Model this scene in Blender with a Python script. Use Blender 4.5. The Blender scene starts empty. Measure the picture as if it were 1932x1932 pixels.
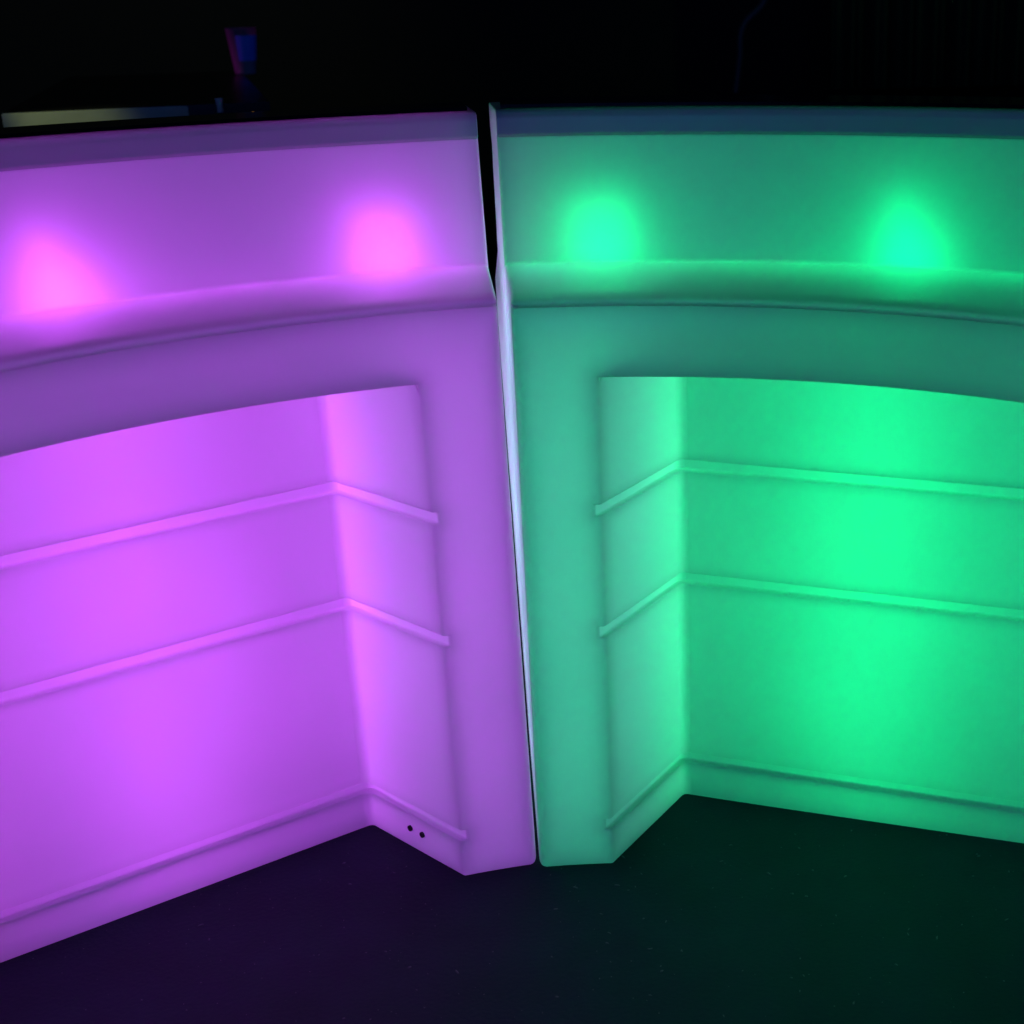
import bpy, bmesh, math, random
from mathutils import Vector, Matrix
from math import sin, cos, pi, atan2, hypot
random.seed(4)
sc = bpy.context.scene
COL = sc.collection

# ------------------------------------------------------------------ camera
F_PX, IMG = 2743.13, 1932.0
TH, RO, HC = 0.337526, 0.0257357, 1.245133
CX, CY = 322.28, -3.246
cam = bpy.data.cameras.new("camera"); co = bpy.data.objects.new("camera", cam); COL.objects.link(co)
fw = Vector((0, cos(TH), -sin(TH))); up = Vector((0, sin(TH), cos(TH))); X = Vector((1, 0, 0))
rc = X*cos(RO) - up*sin(RO); uc = X*sin(RO) + up*cos(RO)
m = Matrix.Identity(4)
for i in range(3):
    m[i][0] = rc[i]; m[i][1] = uc[i]; m[i][2] = -fw[i]
m[2][3] = HC
co.matrix_world = m
cam.sensor_width = 36; cam.lens = 36*F_PX/IMG; cam.shift_x = -CX/IMG; cam.shift_y = CY/IMG
cam.clip_start = .05; cam.clip_end = 100
cam.dof.use_dof = True; cam.dof.focus_distance = 2.1; cam.dof.aperture_fstop = 5.6
sc.camera = co

# ------------------------------------------------------------------ materials
def newmat(name):
    mt = bpy.data.materials.new(name); mt.use_nodes = True
    nt = mt.node_tree; nt.nodes.clear()
    out = nt.nodes.new('ShaderNodeOutputMaterial')
    return mt, nt, out
def N(nt, t, **kw):
    n = nt.nodes.new(t)
    for k, v in kw.items(): setattr(n, k, v)
    return n
def principled(name, col, rough, metal=0, spec=.5, bump=None, coat=0):
    mt, nt, out = newmat(name)
    p = N(nt, 'ShaderNodeBsdfPrincipled')
    p.inputs['Base Color'].default_value = (*col, 1); p.inputs['Roughness'].default_value = rough
    p.inputs['Metallic'].default_value = metal; p.inputs['Specular IOR Level'].default_value = spec
    p.inputs['Coat Weight'].default_value = coat
    nt.links.new(p.outputs[0], out.inputs[0])
    if bump:
        tc = N(nt, 'ShaderNodeTexCoord'); nz = N(nt, 'ShaderNodeTexNoise'); nz.inputs['Scale'].default_value = bump[0]
        b = N(nt, 'ShaderNodeBump'); b.inputs['Strength'].default_value = bump[1]; b.inputs['Distance'].default_value = bump[2]
        nt.links.new(tc.outputs['Object'], nz.inputs['Vector']); nt.links.new(nz.outputs[0], b.inputs['Height'])
        nt.links.new(b.outputs[0], p.inputs['Normal'])
    return mt

def shell_mat(name='milky_polyethylene', thin=1.0, edge=.40, alb=.86, tmin=.39, dif=1.0):
    """white rotomoulded polyethylene: diffuse + diffuse transmission + satin skin"""
    mt, nt, out = newmat(name)
    tc = N(nt, 'ShaderNodeTexCoord')
    nz = N(nt, 'ShaderNodeTexNoise'); nz.inputs['Scale'].default_value = 5; nz.inputs['Detail'].default_value = 3
    nt.links.new(tc.outputs['Object'], nz.inputs['Vector'])
    mr = N(nt, 'ShaderNodeMapRange'); mr.inputs['From Min'].default_value = .3; mr.inputs['From Max'].default_value = .7
    mr.inputs['To Min'].default_value = tmin; mr.inputs['To Max'].default_value = tmin+.06
    nt.links.new(nz.outputs[0], mr.inputs['Value'])
    d = N(nt, 'ShaderNodeBsdfDiffuse'); d.inputs[0].default_value = ((alb-.01)*dif, alb*dif, (alb+.01)*dif, 1)
    t = N(nt, 'ShaderNodeBsdfTranslucent'); t.inputs[0].default_value = (alb-.01, alb, alb+.01, 1)
    mx = N(nt, 'ShaderNodeMixShader')
    at_ = N(nt, 'ShaderNodeAttribute'); at_.attribute_name = 'edge_shade'  # painted shade: cuts transmission at edges, creases and under the worktop nose
    th = N(nt, 'ShaderNodeMath', operation='MULTIPLY_ADD'); th.inputs[1].default_value = -edge; th.inputs[2].default_value = 1
    nt.links.new(at_.outputs['Fac'], th.inputs[0])
    tcol = N(nt, 'ShaderNodeVectorMath', operation='SCALE'); tcol.inputs[0].default_value = ((alb-.01)*thin, alb*thin, (alb+.01)*thin)
    nt.links.new(th.outputs[0], tcol.inputs['Scale']); nt.links.new(tcol.outputs[0], t.inputs[0])
    nt.links.new(mr.outputs[0], mx.inputs[0]); nt.links.new(d.outputs[0], mx.inputs[1]); nt.links.new(t.outputs[0], mx.inputs[2])
    g = N(nt, 'ShaderNodeBsdfGlossy'); g.inputs['Roughness'].default_value = .38; g.inputs[0].default_value = (1, 1, 1, 1)
    fr = N(nt, 'ShaderNodeFresnel'); fr.inputs[0].default_value = 1.4
    gm = N(nt, 'ShaderNodeNewGeometry')
    inv = N(nt, 'ShaderNodeMath', operation='SUBTRACT'); inv.inputs[0].default_value = 1
    nt.links.new(gm.outputs['Backfacing'], inv.inputs[1])
    ml = N(nt, 'ShaderNodeMath', operation='MULTIPLY')
    nt.links.new(fr.outputs[0], ml.inputs[0]); nt.links.new(inv.outputs[0], ml.inputs[1])
    # fine orange-peel of the mould
    n2 = N(nt, 'ShaderNodeTexNoise'); n2.inputs['Scale'].default_value = 260; n2.inputs['Detail'].default_value = 2
    nt.links.new(tc.outputs['Object'], n2.inputs['Vector'])
    b = N(nt, 'ShaderNodeBump'); b.inputs['Strength'].default_value = .12; b.inputs['Distance'].default_value = .0008
    nt.links.new(n2.outputs[0], b.inputs['Height'])
    nt.links.new(b.outputs[0], g.inputs['Normal']); nt.links.new(b.outputs[0], d.inputs['Normal'])
    m2 = N(nt, 'ShaderNodeMixShader')
    nt.links.new(ml.outputs[0], m2.inputs[0]); nt.links.new(mx.outputs[0], m2.inputs[1]); nt.links.new(g.outputs[0], m2.inputs[2])
    nt.links.new(m2.outputs[0], out.inputs[0])
    return mt
M_SHELL = shell_mat()
M_SHELL2 = shell_mat('clear_milky_polyethylene', alb=.84, tmin=.50, dif=.66)
M_OUT = shell_mat('backed_polyethylene', .02, .9)
M_RIM = shell_mat('thick_polyethylene', .28, .9, dif=.75)
M_RIM2 = shell_mat('thick_milky_polyethylene', .07, .9, dif=.55)
M_TOP = principled('black_glass', (.004, .004, .005), .12)
M_HOLE = principled('black_rubber', (.006, .006, .006), .6)
M_STEEL = principled('brushed_steel', (.22, .23, .14), .45, .8, bump=(30, .25, .002))
M_TABLE = principled('black_lacquer', (.004, .004, .005), .28, spec=.25)
M_BLACK = principled('black_paint', (.008, .008, .008), .6)

# ------------------------------------------------------------------ tags
def tag(o, label=None, cat=None, group=None, kind=None):
    if label: o['label'] = label
    if cat: o['category'] = cat
    if group: o['group'] = group
    if kind: o['kind'] = kind
    return o
def empty(name, loc=(0, 0, 0)):
    o = bpy.data.objects.new(name, None); o.location = loc; o.empty_display_size = .1; COL.objects.link(o); return o
def link(name, me, mat=None, parent=None, smooth=False):
    o = bpy.data.objects.new(name, me); COL.objects.link(o)
    if mat and not me.materials: me.materials.append(mat)
    if parent: o.parent = parent
    if smooth:
        for p in me.polygons: p.use_smooth = True
    return o
def from_bm(name, bm, mat, parent=None, smooth=False):
    me = bpy.data.meshes.new(name); bmesh.ops.recalc_face_normals(bm, faces=bm.faces); bm.to_mesh(me); bm.free()
    return link(name, me, mat, parent, smooth)

# ------------------------------------------------------------------ bar module
R = 1/1.04312; W = .11122; PHW = W/R; PHI = .985
O1, O3 = .2450, .2617; OD = .405
ZT, ZLB, ZJ, ZR, ZC = 1.10, 1.0619, .8798, .8705, .7664
GH, GD = .0165, .010
GR = [(.07897-GH, .07897), (.39721-GH, .39721), (.58373-GH, .58373)]
SA, BA, SD, BL = .51990, .335075, .23089, .60
def arc(o, ph): return Vector(((R+o)*sin(ph), -R+(R+o)*cos(ph)))
Fp = arc(0, PHW)
tt = Vector((cos(PHW), -sin(PHW))); nn = Vector((sin(PHW), cos(PHW)))
sdir = cos(SA)*nn + sin(SA)*tt
Bp = Fp + SD*sdir
bd = cos(BA)*tt - sin(BA)*nn
B2 = Bp + BL*bd
F2 = arc(0, PHI-PHW)
bn = Vector((-bd.y, bd.x))
if bn.dot(nn) < 0: bn = -bn           # into the cavity behind the back wall

def isect(p, d, q, e):
    den = d.x*e.y - d.y*e.x
    t = ((q.x-p.x)*e.y - (q.y-p.y)*e.x)/den
    return p + d*t
NB = 52
def dens(lst, st):
    out = [lst[0]]
    for a, b in zip(lst, lst[1:]):
        n = max(1, int(math.ceil(abs(b-a)/st)))
        out += [a+(b-a)*i/n for i in range(1, n)] + [b]
    return out
def wallpath(g):
    """plan path of the recess wall, pushed g into the cavity"""
    s1 = (Bp-Fp).normalized(); n1 = Vector((-s1.y, s1.x))
    if n1.dot(tt) > 0: n1 = -n1
    s2 = (F2-B2).normalized(); n2 = Vector((-s2.y, s2.x))
    if n2.dot(bd) < 0: n2 = -n2
    a = arc(0, PHW-g/R); z = arc(0, PHI-PHW+g/R)
    b = isect(Fp+n1*g, s1, Bp+bn*g, bd); c = isect(B2+n2*g, s2, Bp+bn*g, bd)
    return [a.lerp(b, i/NS) for i in range(NS)] + [b.lerp(c, i/NB) for i in range(NB+1)] + [c.lerp(z, (i+1)/NS) for i in range(NS)]
NS = 16
PATH0, PATHG = wallpath(0), wallpath(GD)
FC = [PHW + (PHI-2*PHW)*i/NB for i in range(NB+1)]
g_ph = GD/R
STL = dens([0, PHW-g_ph], .013)
STR = [PHI-x for x in reversed(STL)]
COLS = STL + FC + STR
ZS = dens([0] + [z for ab in GR for z in ab] + [ZC], .018)
PROF0 = [(0, ZC), (0, ZR-.046), (.0015, ZR-.030), (.004, ZR-.016), (.0065, ZR-.007), (-.003, ZR-.0055), (-.008, ZR-.001), (-.007, ZR+.003), (-.003, ZR+.006), (.006, ZJ-.0015), (.02, ZJ),
        (O1, ZJ), (O3+.006, ZLB), (O3, ZLB+.003), (O3, ZT-.010), (O3+.004, ZT-.003), (O3+.012, ZT), (O3+.030, ZT), (OD+.02, ZT), (OD+.02, ZLB), (OD, ZLB-.02), (OD, 0)]
PMAT0 = [0, 0, 0, 0, 1, 1, 1, 1, 1, 1, 1, 2, 3, 3, 3, 3, 3, 3, 4, 4, 4]     # carcass, worktop, splashback, rim
PROF, PMAT = [PROF0[0]], []
for (p, q, mi) in zip(PROF0, PROF0[1:], PMAT0):
    n = max(1, int(math.ceil(hypot(q[0]-p[0], q[1]-p[1])/(.014 if mi != 0 or p[0] < .1 else 9))))
    for i in range(1, n+1): PROF.append((p[0]+(q[0]-p[0])*i/n, p[1]+(q[1]-p[1])*i/n)); PMAT.append(mi)

def build_module(sgn, ea):
    """sgn +1: runs to the right of its joint corner; -1: mirrored. ea: draft of the joint end"""
    bm = bmesh.new()
    def P(o, ph, z=0):
        if ph == 0:
            q = max(o, 0); sh = ea[0]*min(q, .25) + ea[1]*max(0, q-.25)*(1 if z < ZJ-.02 else .55)
            return arc(o, -sh*min(1, max(0, z/ZC))/(R+o))
        return arc(o, ph)
    def face(pts, mi):
        vs = []
        for p in pts:
            if not vs or (p-vs[-1]).length > 1e-6: vs.append(p)
        f = bm.faces.new([bm.verts.new(v) for v in vs]); f.material_index = mi; return f
    def v3(p, z): return Vector((p.x, p.y, z))
    class G:
        def __contains__(self, zz): return any(a-1e-6 <= zz[0] and zz[1] <= b+1e-6 for a, b in GR)
    grooves = G()
    gedge = [z for g in GR for z in g]
    # stiles
    for cols in (STL + [PHW], [PHI-PHW] + STR):
        for k in range(len(cols)-1):
            inner = (k == len(cols)-2) if cols[0] == 0 else (k == 0)
            for z0, z1 in zip(ZS, ZS[1:]):
                if inner and (z0, z1) in grooves: continue
                a, b = P(0, cols[k]), P(0, cols[k+1])
                face([v3(a, z0), v3(b, z0), v3(b, z1), v3(a, z1)], 0)
    # recess wall with three shelf grooves
    for z0, z1 in zip(ZS, ZS[1:]):
        pth = PATHG if (z0, z1) in grooves else PATH0
        for a, b in zip(pth, pth[1:]): face([v3(a, z0), v3(b, z0), v3(b, z1), v3(a, z1)], 0)
        if pth is PATHG:
            for z in (z0, z1):
                if min(abs(z-q) for q in gedge) > 1e-6: continue
                for i in range(len(PATH0)-1):
                    face([v3(PATH0[i], z), v3(PATH0[i+1], z), v3(PATHG[i+1], z), v3(PATHG[i], z)], 0)
    # recess ceiling
    bk = PATH0[NS:NS+NB+1]
    for i in range(NB):
        a, b = arc(0, FC[i]), arc(0, FC[i+1])
        pts = [v3(a, ZC), v3(b, ZC), v3(bk[i+1], ZC), v3(bk[i], ZC)]
        face(pts, 0)
    # upper body, sweep of the profile
    for (p0, p1, mi) in zip(PROF, PROF[1:], PMAT):
        for c0, c1 in zip(COLS, COLS[1:]):
            face([v3(P(p0[0], c0, p0[1]), p0[1]), v3(P(p0[0], c1, p0[1]), p0[1]), v3(P(p1[0], c1, p1[1]), p1[1]), v3(P(p1[0], c0, p1[1]), p1[1])], mi)
    # ends
    for c in (COLS[0], COLS[-1]):
        pts = [v3(P(0, c), z) for z in ZS[:-1]] + [v3(P(o, c, z), z) for o, z in PROF]
        face(pts, 0)
    # bottom
    bot = [P(0, c) for c in STL] + PATH0 + [P(0, c) for c in STR] + [P(OD, c) for c in reversed(COLS)]
    face([v3(p, 0) for p in bot], 0)
    bmesh.ops.remove_doubles(bm, verts=bm.verts, dist=2e-5)
    bmesh.ops.recalc_face_normals(bm, faces=bm.faces)
    lay = bm.edges.layers.float.new('bevel_weight_edge')
    J0, JE = P(0, 0), P(0, PHI)
    Bs = [Bp, B2, PATHG[NS], PATHG[NS+NB]]
    sharp = []
    def onside(q):
        for a_, b_ in ((Fp, Bp), (F2, B2)):
            d_ = (b_-a_).normalized(); r_ = q-a_; t_ = r_.dot(d_)
            if 0 < t_ < (b_-a_).length and abs(r_.x*d_.y-r_.y*d_.x) < .002: return True
        return False
    for e in bm.edges:
        if len(e.link_faces) != 2:
            print('non manifold edge', [tuple(v.co) for v in e.verts]); continue
        ang = e.calc_face_angle(0)
        if ang < math.radians(24): continue
        a, b = e.verts[0].co, e.verts[1].co
        mid = (a+b)/2; mx = Vector((mid.x, mid.y))
        vert = abs(a.z-b.z) > 1e-4 and (a.xy-b.xy).length < 1e-3
        w = .15
        isend = any(len(f.verts) > 30 and abs(f.normal.z) < .5 for f in e.link_faces)
        ingroove = any(abs(mid.z-z) < .02 for g in GR for z in g)
        if isend:
            w = .5 if (mid.z < ZC) else .3
            if mid.z > ZT-.06: w = .12
        elif vert and min((mx-q).length for q in Bs) < .003: w = .6
        elif mid.z < 1e-3: w = .2
        elif abs(a.z-ZC) < 1e-4 and abs(b.z-ZC) < 1e-4 and onside(mx): w = .7
        elif abs(mid.z-ZC) < 1e-4: w = .2
        elif any(abs(mid.z-z) < 1e-4 for g in GR for z in g): w = .14
        elif vert: w = .22
        if abs(mid.z-ZJ) < 1e-3 and not isend: w = .3
        if not isend and ZR-.05 < mid.z < ZJ-.0003 and Vector((mx.x, mx.y+R)).length-R < .03: w = 0
        e[lay] = w
        amp = 1.0
        if any(abs(mid.z-z) < 1e-4 for g in GR for z in g): amp = .45
        if vert and min((mx-q).length for q in Bs) < .003: amp = .12
        if not isend and mid.z > ZR-.03: amp = .12
        n_ = max(1, int((a-b).length/.004))
        for i_ in range(n_+1): sharp.append((a.lerp(b, i_/n_), amp))
    from mathutils.kdtree import KDTree
    kds = {}
    for amp in (1.0, .45, .12):
        pts_ = [p_ for p_, m_ in sharp if m_ == amp]
        kd = KDTree(max(1, len(pts_)))
        for i_, p_ in enumerate(pts_): kd.insert(p_, i_)
        kd.balance(); kds[amp] = kd
    if sgn < 0:
        for v in bm.verts: v.co.x = -v.co.x
        bmesh.ops.reverse_faces(bm, faces=bm.faces)
    me = bpy.data.meshes.new('carcass'); bm.to_mesh(me); bm.free()
    for _ in range(5): me.materials.append(M_SHELL)
    o = bpy.data.objects.new('tmp', me); COL.objects.link(o)
    bv = o.modifiers.new('b', 'BEVEL'); bv.limit_method = 'WEIGHT'; bv.width = .02; bv.segments = 4; bv.use_clamp_overlap = False
    bv.offset_type = 'OFFSET'; bv.miter_outer = 'MITER_SHARP'
    dg = bpy.context.evaluated_depsgraph_get()
    full = bpy.data.meshes.new_from_object(o.evaluated_get(dg))
    bpy.data.objects.remove(o)
    att = full.attributes.new('edge_shade', 'FLOAT', 'CORNER')  # per-corner shade painted into the shell, darker near edges and creases
    val = []
    n1s = Vector((-sdir.y, sdir.x)); n1s = n1s if n1s.dot(tt) < 0 else -n1s
    d2 = (B2-F2).normalized(); n2s = Vector((-d2.y, d2.x)); n2s = n2s if n2s.dot(bd) > 0 else -n2s
    for v in full.vertices:
        c_ = Vector((v.co.x*sgn, v.co.y, v.co.z)); k_ = 0
        for amp, kd in kds.items():
            d_ = kd.find(c_)[2]
            if d_ is not None: k_ = max(k_, amp*math.exp(-(d_/(.017 if amp == 1 else .008))**1.6))
        o_ = Vector((c_.x, c_.y+R)).length-R
        if .003 < o_ < OD-.03 and any(a_-.0004 < c_.z < b_+.0004 for a_, b_ in GR):
            q_ = Vector((c_.x, c_.y))
            if (q_-Bp).dot(bn) > .003 or (q_-Fp).dot(n1s) > .003 or (q_-F2).dot(n2s) > .003: k_ = -.10  # groove interior painted slightly brighter
        if o_ < O1+.002 and c_.z > ZC+.002:
            if c_.z < ZR-.005 and o_ < .02: k_ = max(k_, 1.3*math.exp(-abs(c_.z-(ZR-.006))/.020))  # shade painted on the fascia below the worktop nose
            if c_.z > ZR-.004 and c_.z < ZJ+.002: k_ = min(k_, .8) if k_ > .8 else max(k_, .5*max(0, 1-max(o_, 0)/(O1-.03))**1.2)  # painted falloff, darker towards the worktop front
        val.append(k_)
    for p_ in full.polygons:
        big = len(p_.vertices) > 30
        for li in p_.loop_indices: att.data[li].value = 0.0 if big else val[full.loops[li].vertex_index]
    parts = {}
    for mi, nm in ((0, 'carcass'), (1, 'worktop'), (2, 'splashback'), (3, 'top_rim'), (4, 'outer_panel')):
        b2 = bmesh.new(); b2.from_mesh(full)
        bmesh.ops.delete(b2, geom=[f for f in b2.faces if f.material_index != mi], context='FACES')
        for f in b2.faces: f.material_index = 0; f.smooth = True
        mm = bpy.data.meshes.new(nm); b2.to_mesh(mm); b2.free(); mm.materials.append(M_SHELL)
        parts[nm] = mm
    return parts

def module(sgn, J, ang, tx, ty, ea, name, label, cat, colour, power, fill=1.0, endl=1.0, rim=None, colm=1.0, cdist=.14, spt=1.0, corn=1.0, endc=None):
    root = empty(name)
    tag(root, label, cat, 'curved light-up bar counters standing end to end')
    # small lean of the module as it stands on the floor
    M = Matrix.Translation((J[0], J[1], 0)) @ Matrix.Rotation(ty, 4, 'Y') @ Matrix.Rotation(-tx, 4, 'X') @ Matrix.Rotation(-sgn*ang, 4, 'Z')
    root.matrix_world = M
    for nm, me in build_module(sgn, ea).items():
        me.materials[0] = {'top_rim': rim, 'outer_panel': M_OUT}.get(nm, M_SHELL if sgn < 0 else M_SHELL2)
        o = link(nm, me, None, root)
        wn = o.modifiers.new('wn', 'WEIGHTED_NORMAL'); wn.keep_sharp = True; wn.weight = 80
    def L(p, z): return Vector((sgn*p.x, p.y, z))
    # black glass counter top
    bm = bmesh.new(); n = 40
    rows = []
    for i in range(n+1):
        ph = .004 + (PHI-.008)*i/n
        rows.append([bm.verts.new(L(arc(o, ph), z)) for o, z in ((O3+.013, ZT+.0015), (O3+.014, ZT+.0065), (OD+.012, ZT+.0065), (OD+.012, ZT+.0015))])
    for a, b in zip(rows, rows[1:]):
        for k in range(4): bm.faces.new([a[k], b[k], b[(k+1) % 4], a[(k+1) % 4]])
    bm.faces.new(rows[0]); bm.faces.new(rows[-1])
    from_bm('counter_top', bm, M_TOP, root)
    # lamps inside the hollow body
    def lamp(p, z, pw, rad=.012, nm='led_lamp', c=None):
        l = bpy.data.lights.new(nm, 'POINT'); l.energy = pw*power; l.color = c or colour; l.shadow_soft_size = rad
        lo = bpy.data.objects.new(nm, l); COL.objects.link(lo); lo.parent = root; lo.location = L(p, z)
    for ph in (.118, .867):
        for dp in (-.022, .001, .024):
            for dz, q in ((-.012, 1.1), (.026, 1.0), (.066, .85)): lamp(arc(O1+.040+.10*max(dz, 0), ph+dp), ZJ+dz, SPOT*spt*q)
    for dp, dz, q in ((-.010, .078, .95), (-.012, .040, 1.4), (-.016, .000, 1.8), (.010, .040, 1.1), (.008, -.002, 1.6), (.030, .006, 1.2)):
        lamp(arc(O1+.040+.10*max(dz, 0), .4925+dp*sgn), ZJ+dz, SPOT*spt*q)
    for k in range(6):
        for ph in (.044, PHI-.044): lamp(arc(.20, ph), .12+.13*k, ENDL*endl, c=endc)
    for k in range(12):
        lamp(arc(O1-.005, .04+.082*k), ZJ-.045, STRIP*fill)
    for k in range(7):
        lamp(Bp + bd*.30 + bn*cdist, .03+.113*k, COLM*colm*(.55 if k == 0 else .8 if k == 1 else 1))
    for q, d in ((Bp, -1), (B2, 1)):
        for k in range(7):
            lamp(q + bd*d*.095 + bn*.012, .03+.113*k, CORN*corn*(.6 if k == 0 else .85 if k == 1 else 1))
    return root
SPOT, COLM, CORN, STRIP, ENDL = .125, 1.0, .62, .08, .16
PURPLE = (.66, .083, 1.0); GREEN = (0, 1.0, .25)
left = module(-1, (-.2372, 1.925292), .19009, .0035, -.0050, (.030, -.04), 'bar_counter',
    'curved hollow plastic bar counter glowing purple from inside, left of the joint', 'bar counter', PURPLE, .66, 1.25, .3, M_RIM, 1.2, .19, 1.0, 1.15)
right = module(1, (-.2318, 1.915192), -.13029, -.00693, .0125, (.008, .085), 'bar_counter',
    'curved hollow plastic bar counter glowing green from inside, right of the joint', 'bar counter', GREEN, .38, 1.4, 2.3, M_RIM2, 1.5, .155, 1.15, 1.3, (.04, .80, .72))

# two small holes low in the purple module's recess side wall
for k, dz in ((.105, .036), (.135, .036)):
    s1 = (Bp-Fp).normalized()
    n1 = Vector((-s1.y, s1.x))
    if n1.dot(tt) < 0: n1 = -n1
    p = Bp - s1*k
    c = Vector((-p.x, p.y, dz)); nrm = Vector((-n1.x, n1.y, 0))
    bm = bmesh.new()
    bmesh.ops.create_cone(bm, cap_ends=True, segments=20, radius1=.0047, radius2=.0047, depth=.006)
    q = Vector((0, 0, 1)).rotation_difference(nrm)
    for v in bm.verts: v.co = q @ v.co + c
    from_bm('socket_hole', bm, M_HOLE, left)

# ------------------------------------------------------------------ floor
def floor_mat():
    mt, nt, out = newmat('dark_floor')
    tc = N(nt, 'ShaderNodeTexCoord')
    p = N(nt, 'ShaderNodeBsdfPrincipled')
    nz = N(nt, 'ShaderNodeTexNoise'); nz.inputs['Scale'].default_value = 9; nz.inputs['Detail'].default_value = 6
    nt.links.new(tc.outputs['Object'], nz.inputs['Vector'])
    cr = N(nt, 'ShaderNodeValToRGB')
    cr.color_ramp.elements[0].position = .3; cr.color_ramp.elements[0].color = (.0042, .0135, .021, 1)
    cr.color_ramp.elements[1].position = .75; cr.color_ramp.elements[1].color = (.007, .021, .031, 1)
    nt.links.new(nz.outputs[0], cr.inputs[0])
    # fine dust specks
    n2 = N(nt, 'ShaderNodeTexVoronoi'); n2.inputs['Scale'].default_value = 110
    nt.links.new(tc.outputs['Object'], n2.inputs['Vector'])
    lt = N(nt, 'ShaderNodeMath', operation='LESS_THAN'); lt.inputs[1].default_value = .10
    nt.links.new(n2.outputs['Distance'], lt.inputs[0])
    sep = N(nt, 'ShaderNodeSeparateColor'); nt.links.new(n2.outputs['Color'], sep.inputs[0])
    gt = N(nt, 'ShaderNodeMath', operation='GREATER_THAN'); gt.inputs[1].default_value = .90
    nt.links.new(sep.outputs[0], gt.inputs[0])
    ml = N(nt, 'ShaderNodeMath', operation='MULTIPLY'); nt.links.new(lt.outputs[0], ml.inputs[0]); nt.links.new(gt.outputs[0], ml.inputs[1])
    mx = N(nt, 'ShaderNodeMix', data_type='RGBA')
    nt.links.new(ml.outputs[0], mx.inputs['Factor']); nt.links.new(cr.outputs[0], mx.inputs['A']); mx.inputs['B'].default_value = (.09, .09, .10, 1)
    nt.links.new(mx.outputs['Result'], p.inputs['Base Color'])
    p.inputs['Roughness'].default_value = .75; p.inputs['Specular IOR Level'].default_value = .25
    n3 = N(nt, 'ShaderNodeTexNoise'); n3.inputs['Scale'].default_value = 140; n3.inputs['Detail'].default_value = 4
    nt.links.new(tc.outputs['Object'], n3.inputs['Vector'])
    b = N(nt, 'ShaderNodeBump'); b.inputs['Strength'].default_value = .5; b.inputs['Distance'].default_value = .002
    nt.links.new(n3.outputs[0], b.inputs['Height']); nt.links.new(b.outputs[0], p.inputs['Normal'])
    nt.links.new(p.outputs[0], out.inputs[0])
    return mt
bm = bmesh.new()
for x, y in ((-9, -4), (9, -4), (9, 11), (-9, 11)): bm.verts.new((x, y, -.001))
bm.faces.new(bm.verts); tag(from_bm('floor', bm, floor_mat()), kind='structure')

# crumbs and lint lying on the floor
bm = bmesh.new()
for i in range(230):
    x = random.gauss(-.10, .28); y = random.uniform(1.25, 2.0)
    if i % 3 == 0: x = random.uniform(-.9, .5)
    # keep out of the stiles
    s = random.choice((.0006, .0008, .0010, .0014)); a = random.uniform(0, pi); ln = s*random.choice((1, 1.3, 2, 3.5))
    if i < 6: s *= 1.3; ln *= 1.5
    c = Vector((x, y, .0006)); u = Vector((cos(a), sin(a), 0)); w = Vector((-sin(a), cos(a), 0))
    h = s*.8
    ring = [(-ln, -s*.5), (-ln*.3, -s), (ln*.8, -s*.6), (ln, s*.3), (ln*.1, s), (-ln*.8, s*.6)]
    vb = [bm.verts.new(c + u*p + w*q) for p, q in ring]; vt = [bm.verts.new(c + u*p*.7 + w*q*.7 + Vector((0, 0, h))) for p, q in ring]
    bm.faces.new(vt)
    for k in range(6): bm.faces.new([vb[k], vb[(k+1) % 6], vt[(k+1) % 6], vt[k]])
tag(from_bm('floor_crumbs', bm, principled('pale_crumb', (.08, .08, .10), .8)), 'tiny pale crumbs and lint scattered over the dark floor', 'crumbs', kind='stuff')

# ------------------------------------------------------------------ things behind the counters
def box(bm, x0, x1, y0, y1, z0, z1, M=None):
    vs = [bm.verts.new(Vector(c)) for c in ((x0, y0, z0), (x1, y0, z0), (x1, y1, z0), (x0, y1, z0), (x0, y0, z1), (x1, y0, z1), (x1, y1, z1), (x0, y1, z1))]
    for f in ((0, 3, 2, 1), (4, 5, 6, 7), (0, 1, 5, 4), (1, 2, 6, 5), (2, 3, 7, 6), (3, 0, 4, 7)): bm.faces.new([vs[i] for i in f])
    if M:
        for v in vs: v.co = M @ v.co
    return vs
def at(px, py, z):
    """point of the plane at height z seen at photo pixel (1932 scale)"""
    u = (px-(966+CX))/F_PX; v = -(py-(966+CY))/F_PX
    d = fw + rc*u + uc*v
    t = (z-HC)/d.z
    return Vector((0, 0, HC)) + d*t
TZ = 1.06
fl, fr_ = at(2, 214, TZ), at(560, 190, TZ)
dirx = (fr_-fl); dirx.z = 0; dirx.normalize(); diry = Vector((-dirx.y, dirx.x, 0))
cupp = at(464, 141, TZ)
depth = (cupp-fl).dot(diry)+.35
Mt = Matrix.Identity(4)
for i in range(3): Mt[i][0] = dirx[i]; Mt[i][1] = diry[i]
Mt.translation = (fl.x, fl.y, 0)
tb = empty('table'); tb.matrix_world = Mt
tag(tb, 'black lacquered table with a steel front edge behind the purple counter', 'table')
LX = (at(505, 190, TZ)-fl).length
bm = bmesh.new(); box(bm, .002, LX, .012, depth, TZ-.03, TZ); from_bm('tabletop', bm, M_TABLE, tb)
bm = bmesh.new(); vs = box(bm, 0, (at(345, 195, TZ)-fl).length, 0, .0118, TZ-.044, TZ-.0005)
bmesh.ops.bevel(bm, geom=bm.edges[:], offset=.002, segments=2, affect='EDGES'); from_bm('edge_strip', bm, M_STEEL, tb)
for x, y in ((.08, .1), (LX-.08, .1), (.08, depth-.1), (LX-.08, depth-.1)):
    bm = bmesh.new(); box(bm, x-.025, x+.025, y-.025, y+.025, 0, TZ-.031); from_bm('leg', bm, M_BLACK, tb)

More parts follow.
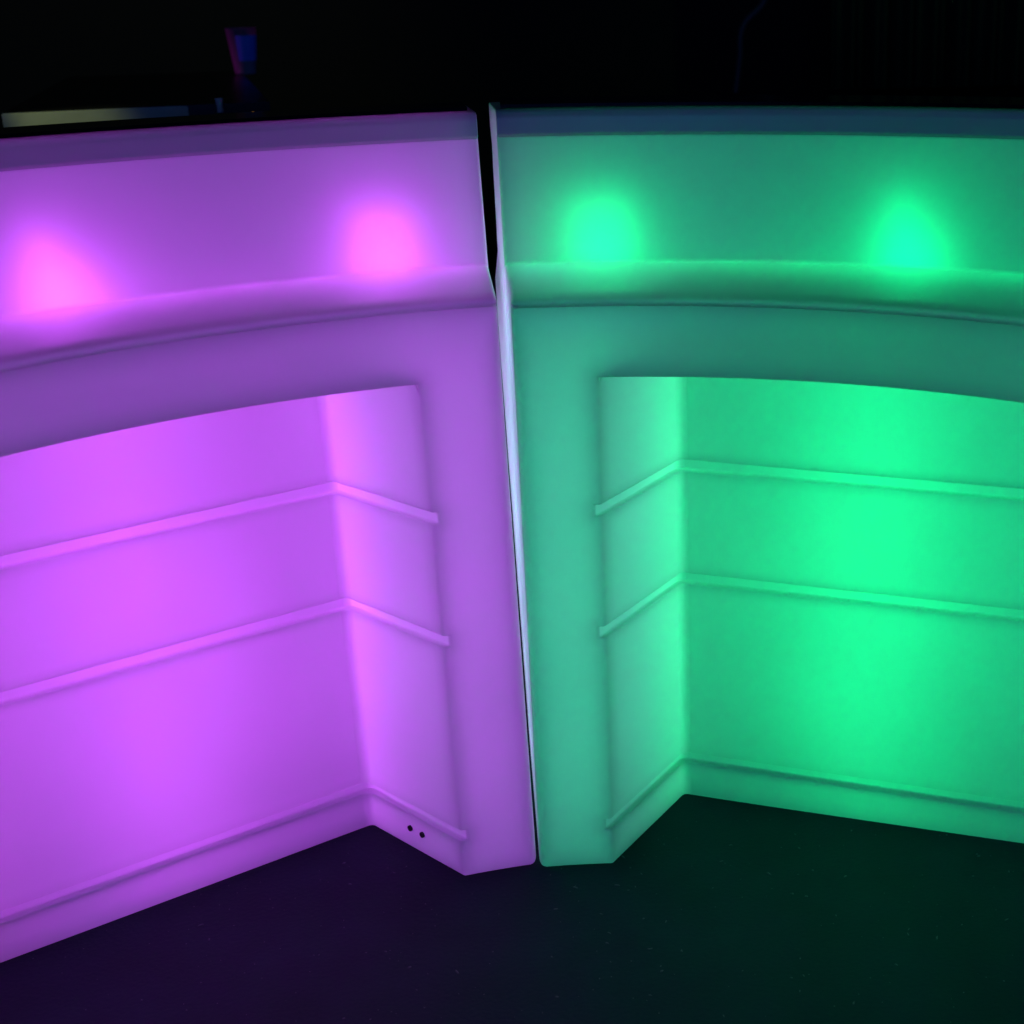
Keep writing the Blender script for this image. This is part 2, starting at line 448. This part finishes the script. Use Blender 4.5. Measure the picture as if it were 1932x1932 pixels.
# tumbler on the table
def lathe(name, prof, mat, parent, seg=40, cap=False):
    bm = bmesh.new(); rings = []
    for r, z in prof: rings.append([bm.verts.new((r*cos(2*pi*i/seg), r*sin(2*pi*i/seg), z)) for i in range(seg)])
    for a, b in zip(rings, rings[1:]):
        for i in range(seg): bm.faces.new([a[i], a[(i+1) % seg], b[(i+1) % seg], b[i]])
    bm.faces.new(rings[0])
    if cap: bm.faces.new(rings[-1])
    return from_bm(name, bm, mat, parent, True)
dist = (cupp-Vector((0, 0, HC))).length
ch = 86/F_PX*dist*.90; cr_t = 26/F_PX*dist; cr_b = 17.5/F_PX*dist
cup = empty('plastic_cup', cupp)
tag(cup, 'tapered clear plastic cup with a blue band on the dark table behind', 'cup')
def cupmat():
    mt, nt, out = newmat('clear_plastic')
    d = N(nt, 'ShaderNodeBsdfDiffuse'); d.inputs[0].default_value = (.6, .6, .62, 1)
    t = N(nt, 'ShaderNodeBsdfTranslucent'); t.inputs[0].default_value = (.6, .6, .62, 1)
    g = N(nt, 'ShaderNodeBsdfGlossy'); g.inputs['Roughness'].default_value = .12
    m1 = N(nt, 'ShaderNodeMixShader'); m2 = N(nt, 'ShaderNodeMixShader'); m1.inputs[0].default_value = .5; m2.inputs[0].default_value = .12
    nt.links.new(d.outputs[0], m1.inputs[1]); nt.links.new(t.outputs[0], m1.inputs[2])
    nt.links.new(m1.outputs[0], m2.inputs[1]); nt.links.new(g.outputs[0], m2.inputs[2]); nt.links.new(m2.outputs[0], out.inputs[0])
    return mt
CUPM = cupmat()
wl = .0016
lathe('cup_wall', [(cr_b*.6, .001), (cr_b*.9, .001), (cr_b, .006), (cr_t, ch), (cr_t+.001, ch), (cr_t-wl, ch), (cr_b-wl, .008), (cr_b*.5, .006)], CUPM, cup)
def bandmesh():
    bm = bmesh.new(); seg = 40; z0, z1 = ch*.30, ch*.84; rows = []
    for z in (z0, z1):
        r = cr_b+(cr_t-cr_b)*z/ch + .0008
        rows.append([bm.verts.new((r*cos(2*pi*i/seg), r*sin(2*pi*i/seg), z)) for i in range(-11, 3)])
    for i in range(13): bm.faces.new([rows[0][i], rows[0][i+1], rows[1][i+1], rows[1][i]])
    return bm
from_bm('side_band', bandmesh(), principled('band_blue', (.12, .26, .8), .4), cup, True)  # blue patch on the right-front of the cup wall only

# small pale candle and amber indicator behind the counter
pz = TZ
pp = at(416, 213, TZ); pd = (pp-Vector((0, 0, HC))).length
post = empty('candle', (pp.x, pp.y, TZ)); tag(post, 'small pale candle stub at the front of the dark table', 'candle')
r = 5.5/F_PX*pd
lathe('wax', [(r*.8, .0005), (r, .002), (r*1.02, .016), (r*1.3, .026), (r*1.25, .028)], principled('pale_wax', (.45, .45, .42), .5), post, 20, True)
ip = at(477, 215, TZ-.012); ipd = (ip-Vector((0, 0, HC))).length
ind = empty('indicator_light', ip); tag(ind, 'tiny amber indicator light glowing on the edge of the dark table', 'indicator light')
def emis(name, col, s):
    mt, nt, out = newmat(name); e = N(nt, 'ShaderNodeEmission'); e.inputs[0].default_value = (*col, 1); e.inputs[1].default_value = s
    nt.links.new(e.outputs[0], out.inputs[0]); return mt
r = 3.2/F_PX*ipd
bm = bmesh.new(); bmesh.ops.create_uvsphere(bm, u_segments=16, v_segments=10, radius=r); from_bm('lens', bm, emis('amber_glow', (1, .42, .06), .9), ind, True)
bm = bmesh.new(); bmesh.ops.create_cone(bm, cap_ends=True, segments=16, radius1=r*1.5, radius2=r*1.5, depth=r*2)
for v in bm.verts: v.co = Vector((v.co.x, v.co.z+r*1.3, v.co.y))
from_bm('bezel', bm, M_BLACK, ind)

# dark surroundings far behind
WALLM = principled('dark_wall', (.02, .02, .018), .8, bump=(8, .3, .01))
bm = bmesh.new(); box(bm, -9, 9, 8.0, 8.2, -.001, 5); tag(from_bm('back_wall', bm, WALLM), kind='structure')
# hanging drape at the right
def beyond(px, py, y):
    u = (px-(966+CX))/F_PX; v = -(py-(966+CY))/F_PX
    d = fw + rc*u + uc*v
    return Vector((0, 0, HC)) + d*(y/d.y)
a = beyond(1570, 80, 6.0); b = beyond(2300, 80, 6.0); zb = beyond(1700, 166, 6.0).z
bm = bmesh.new(); n = 160; f1 = []; b1 = []
for i in range(n+1):
    x = a.x + (b.x-a.x)*i/n; y = 6.0 + .035*sin(i*.55) + .015*sin(i*1.3+1)
    f1.append((bm.verts.new((x, y, zb)), bm.verts.new((x, y, 3.2)))); b1.append((bm.verts.new((x, y+.006, zb)), bm.verts.new((x, y+.006, 3.2))))
for q in (f1, b1):
    for i in range(n): bm.faces.new([q[i][0], q[i+1][0], q[i+1][1], q[i][1]])
for i in range(n):
    for k in (0, 1): bm.faces.new([f1[i][k], f1[i+1][k], b1[i+1][k], b1[i][k]])
for i in (0, n): bm.faces.new([f1[i][0], f1[i][1], b1[i][1], b1[i][0]])
tag(from_bm('curtain', bm, principled('olive_cloth', (.05, .09, .03), .9), smooth=True), 'dark green curtain hanging in the gloom behind the green counter', 'curtain')
# pale cable hanging in the dark
cu = bpy.data.curves.new('cable', 'CURVE'); cu.dimensions = '3D'; cu.bevel_depth = .011; cu.bevel_resolution = 4
sp = cu.splines.new('BEZIER'); pts = [(1462, -60), (1440, 5), (1402, 50), (1396, 110), (1388, 175)]
sp.bezier_points.add(len(pts)-1)
for q, (x, y) in zip(sp.bezier_points, pts):
    q.co = beyond(x, y, 4.4); q.handle_left_type = q.handle_right_type = 'AUTO'
tmp = bpy.data.objects.new('tmpc', cu); COL.objects.link(tmp)
me = bpy.data.meshes.new_from_object(tmp.evaluated_get(bpy.context.evaluated_depsgraph_get())); bpy.data.objects.remove(tmp)
me.materials.clear()
tag(link('cable', me, principled('grey_cable', (.05, .06, .055), .6), smooth=True), 'pale curved cable hanging in the dark behind the green counter', 'cable')

# ------------------------------------------------------------------ room light and added fill lamps
def area(name, loc, tgt, size, power, col):
    l = bpy.data.lights.new(name, 'AREA'); l.size = size; l.energy = power; l.color = col
    o = bpy.data.objects.new(name, l); COL.objects.link(o); o.location = loc
    o.rotation_euler = (Vector(tgt)-Vector(loc)).to_track_quat('-Z', 'Y').to_euler()
def spot(name, loc, tgt, ang, power, col, rad=.03, blend=.8):
    l = bpy.data.lights.new(name, 'SPOT'); l.energy = power; l.color = col; l.spot_size = math.radians(ang); l.spot_blend = blend; l.shadow_soft_size = rad
    o = bpy.data.objects.new(name, l); COL.objects.link(o); o.location = loc
    o.rotation_euler = (Vector(tgt)-Vector(loc)).to_track_quat('-Z', 'Y').to_euler()
area('room_light', (-.3, -2.2, 1.3), (-.1, 1.9, .55), 1.8, 27, (.05, .17, 1.0))
area('floor_fill', (-.3, .8, 3.0), (-.3, 1.4, 0), 1.5, 2.2, (.30, .55, 1.0))  # added fill from above that tones the floor
s0 = Mt @ Vector((.12, 0, TZ-.018))
spot('strip_fill', Mt @ Vector((-.35, -.55, TZ+.5)), s0, 15, 32, (.88, 1, .45))  # added spot that brightens the left end of the steel strip
spot('cup_fill_blue', cupp+Vector((1.2, -.5, .9)), cupp+Vector((0, 0, ch*.5)), 9, 3.5, (.03, .12, 1))  # added fill that tints the cup blue from the right
spot('cup_fill_magenta', cupp+Vector((-1.2, -.5, .7)), cupp+Vector((0, 0, ch*.5)), 9, 14.0, (.9, .05, .8))  # added fill that tints the cup magenta from the left

cc = beyond(1800, 60, 5.9)
spot('curtain_fill', (1.5, 3.2, 3.6), cc, 60, 14, (.35, 1, .25))  # added spot that lifts the curtain out of the black
spot('wall_fill', (-2.4, 5.0, 3.2), beyond(150, 110, 8.0), 70, 16, (.8, 1, .55))  # added spot for a faint glow on the left of the wall

w = bpy.data.worlds.new('World'); sc.world = w; w.use_nodes = True
w.node_tree.nodes['Background'].inputs[0].default_value = (0, 0, 0, 1)
w.node_tree.nodes['Background'].inputs[1].default_value = 0
sc.view_settings.view_transform = 'Standard'; sc.view_settings.look = 'None'; sc.view_settings.gamma = 1; sc.view_settings.exposure = 0
sc.view_settings.use_curve_mapping = False
sc.cycles.use_denoising = True
sc.cycles.max_bounces = 14; sc.cycles.diffuse_bounces = 8; sc.cycles.transmission_bounces = 10; sc.cycles.glossy_bounces = 4
sc.cycles.caustics_reflective = False; sc.cycles.caustics_refractive = False
sc.cycles.sample_clamp_indirect = 10
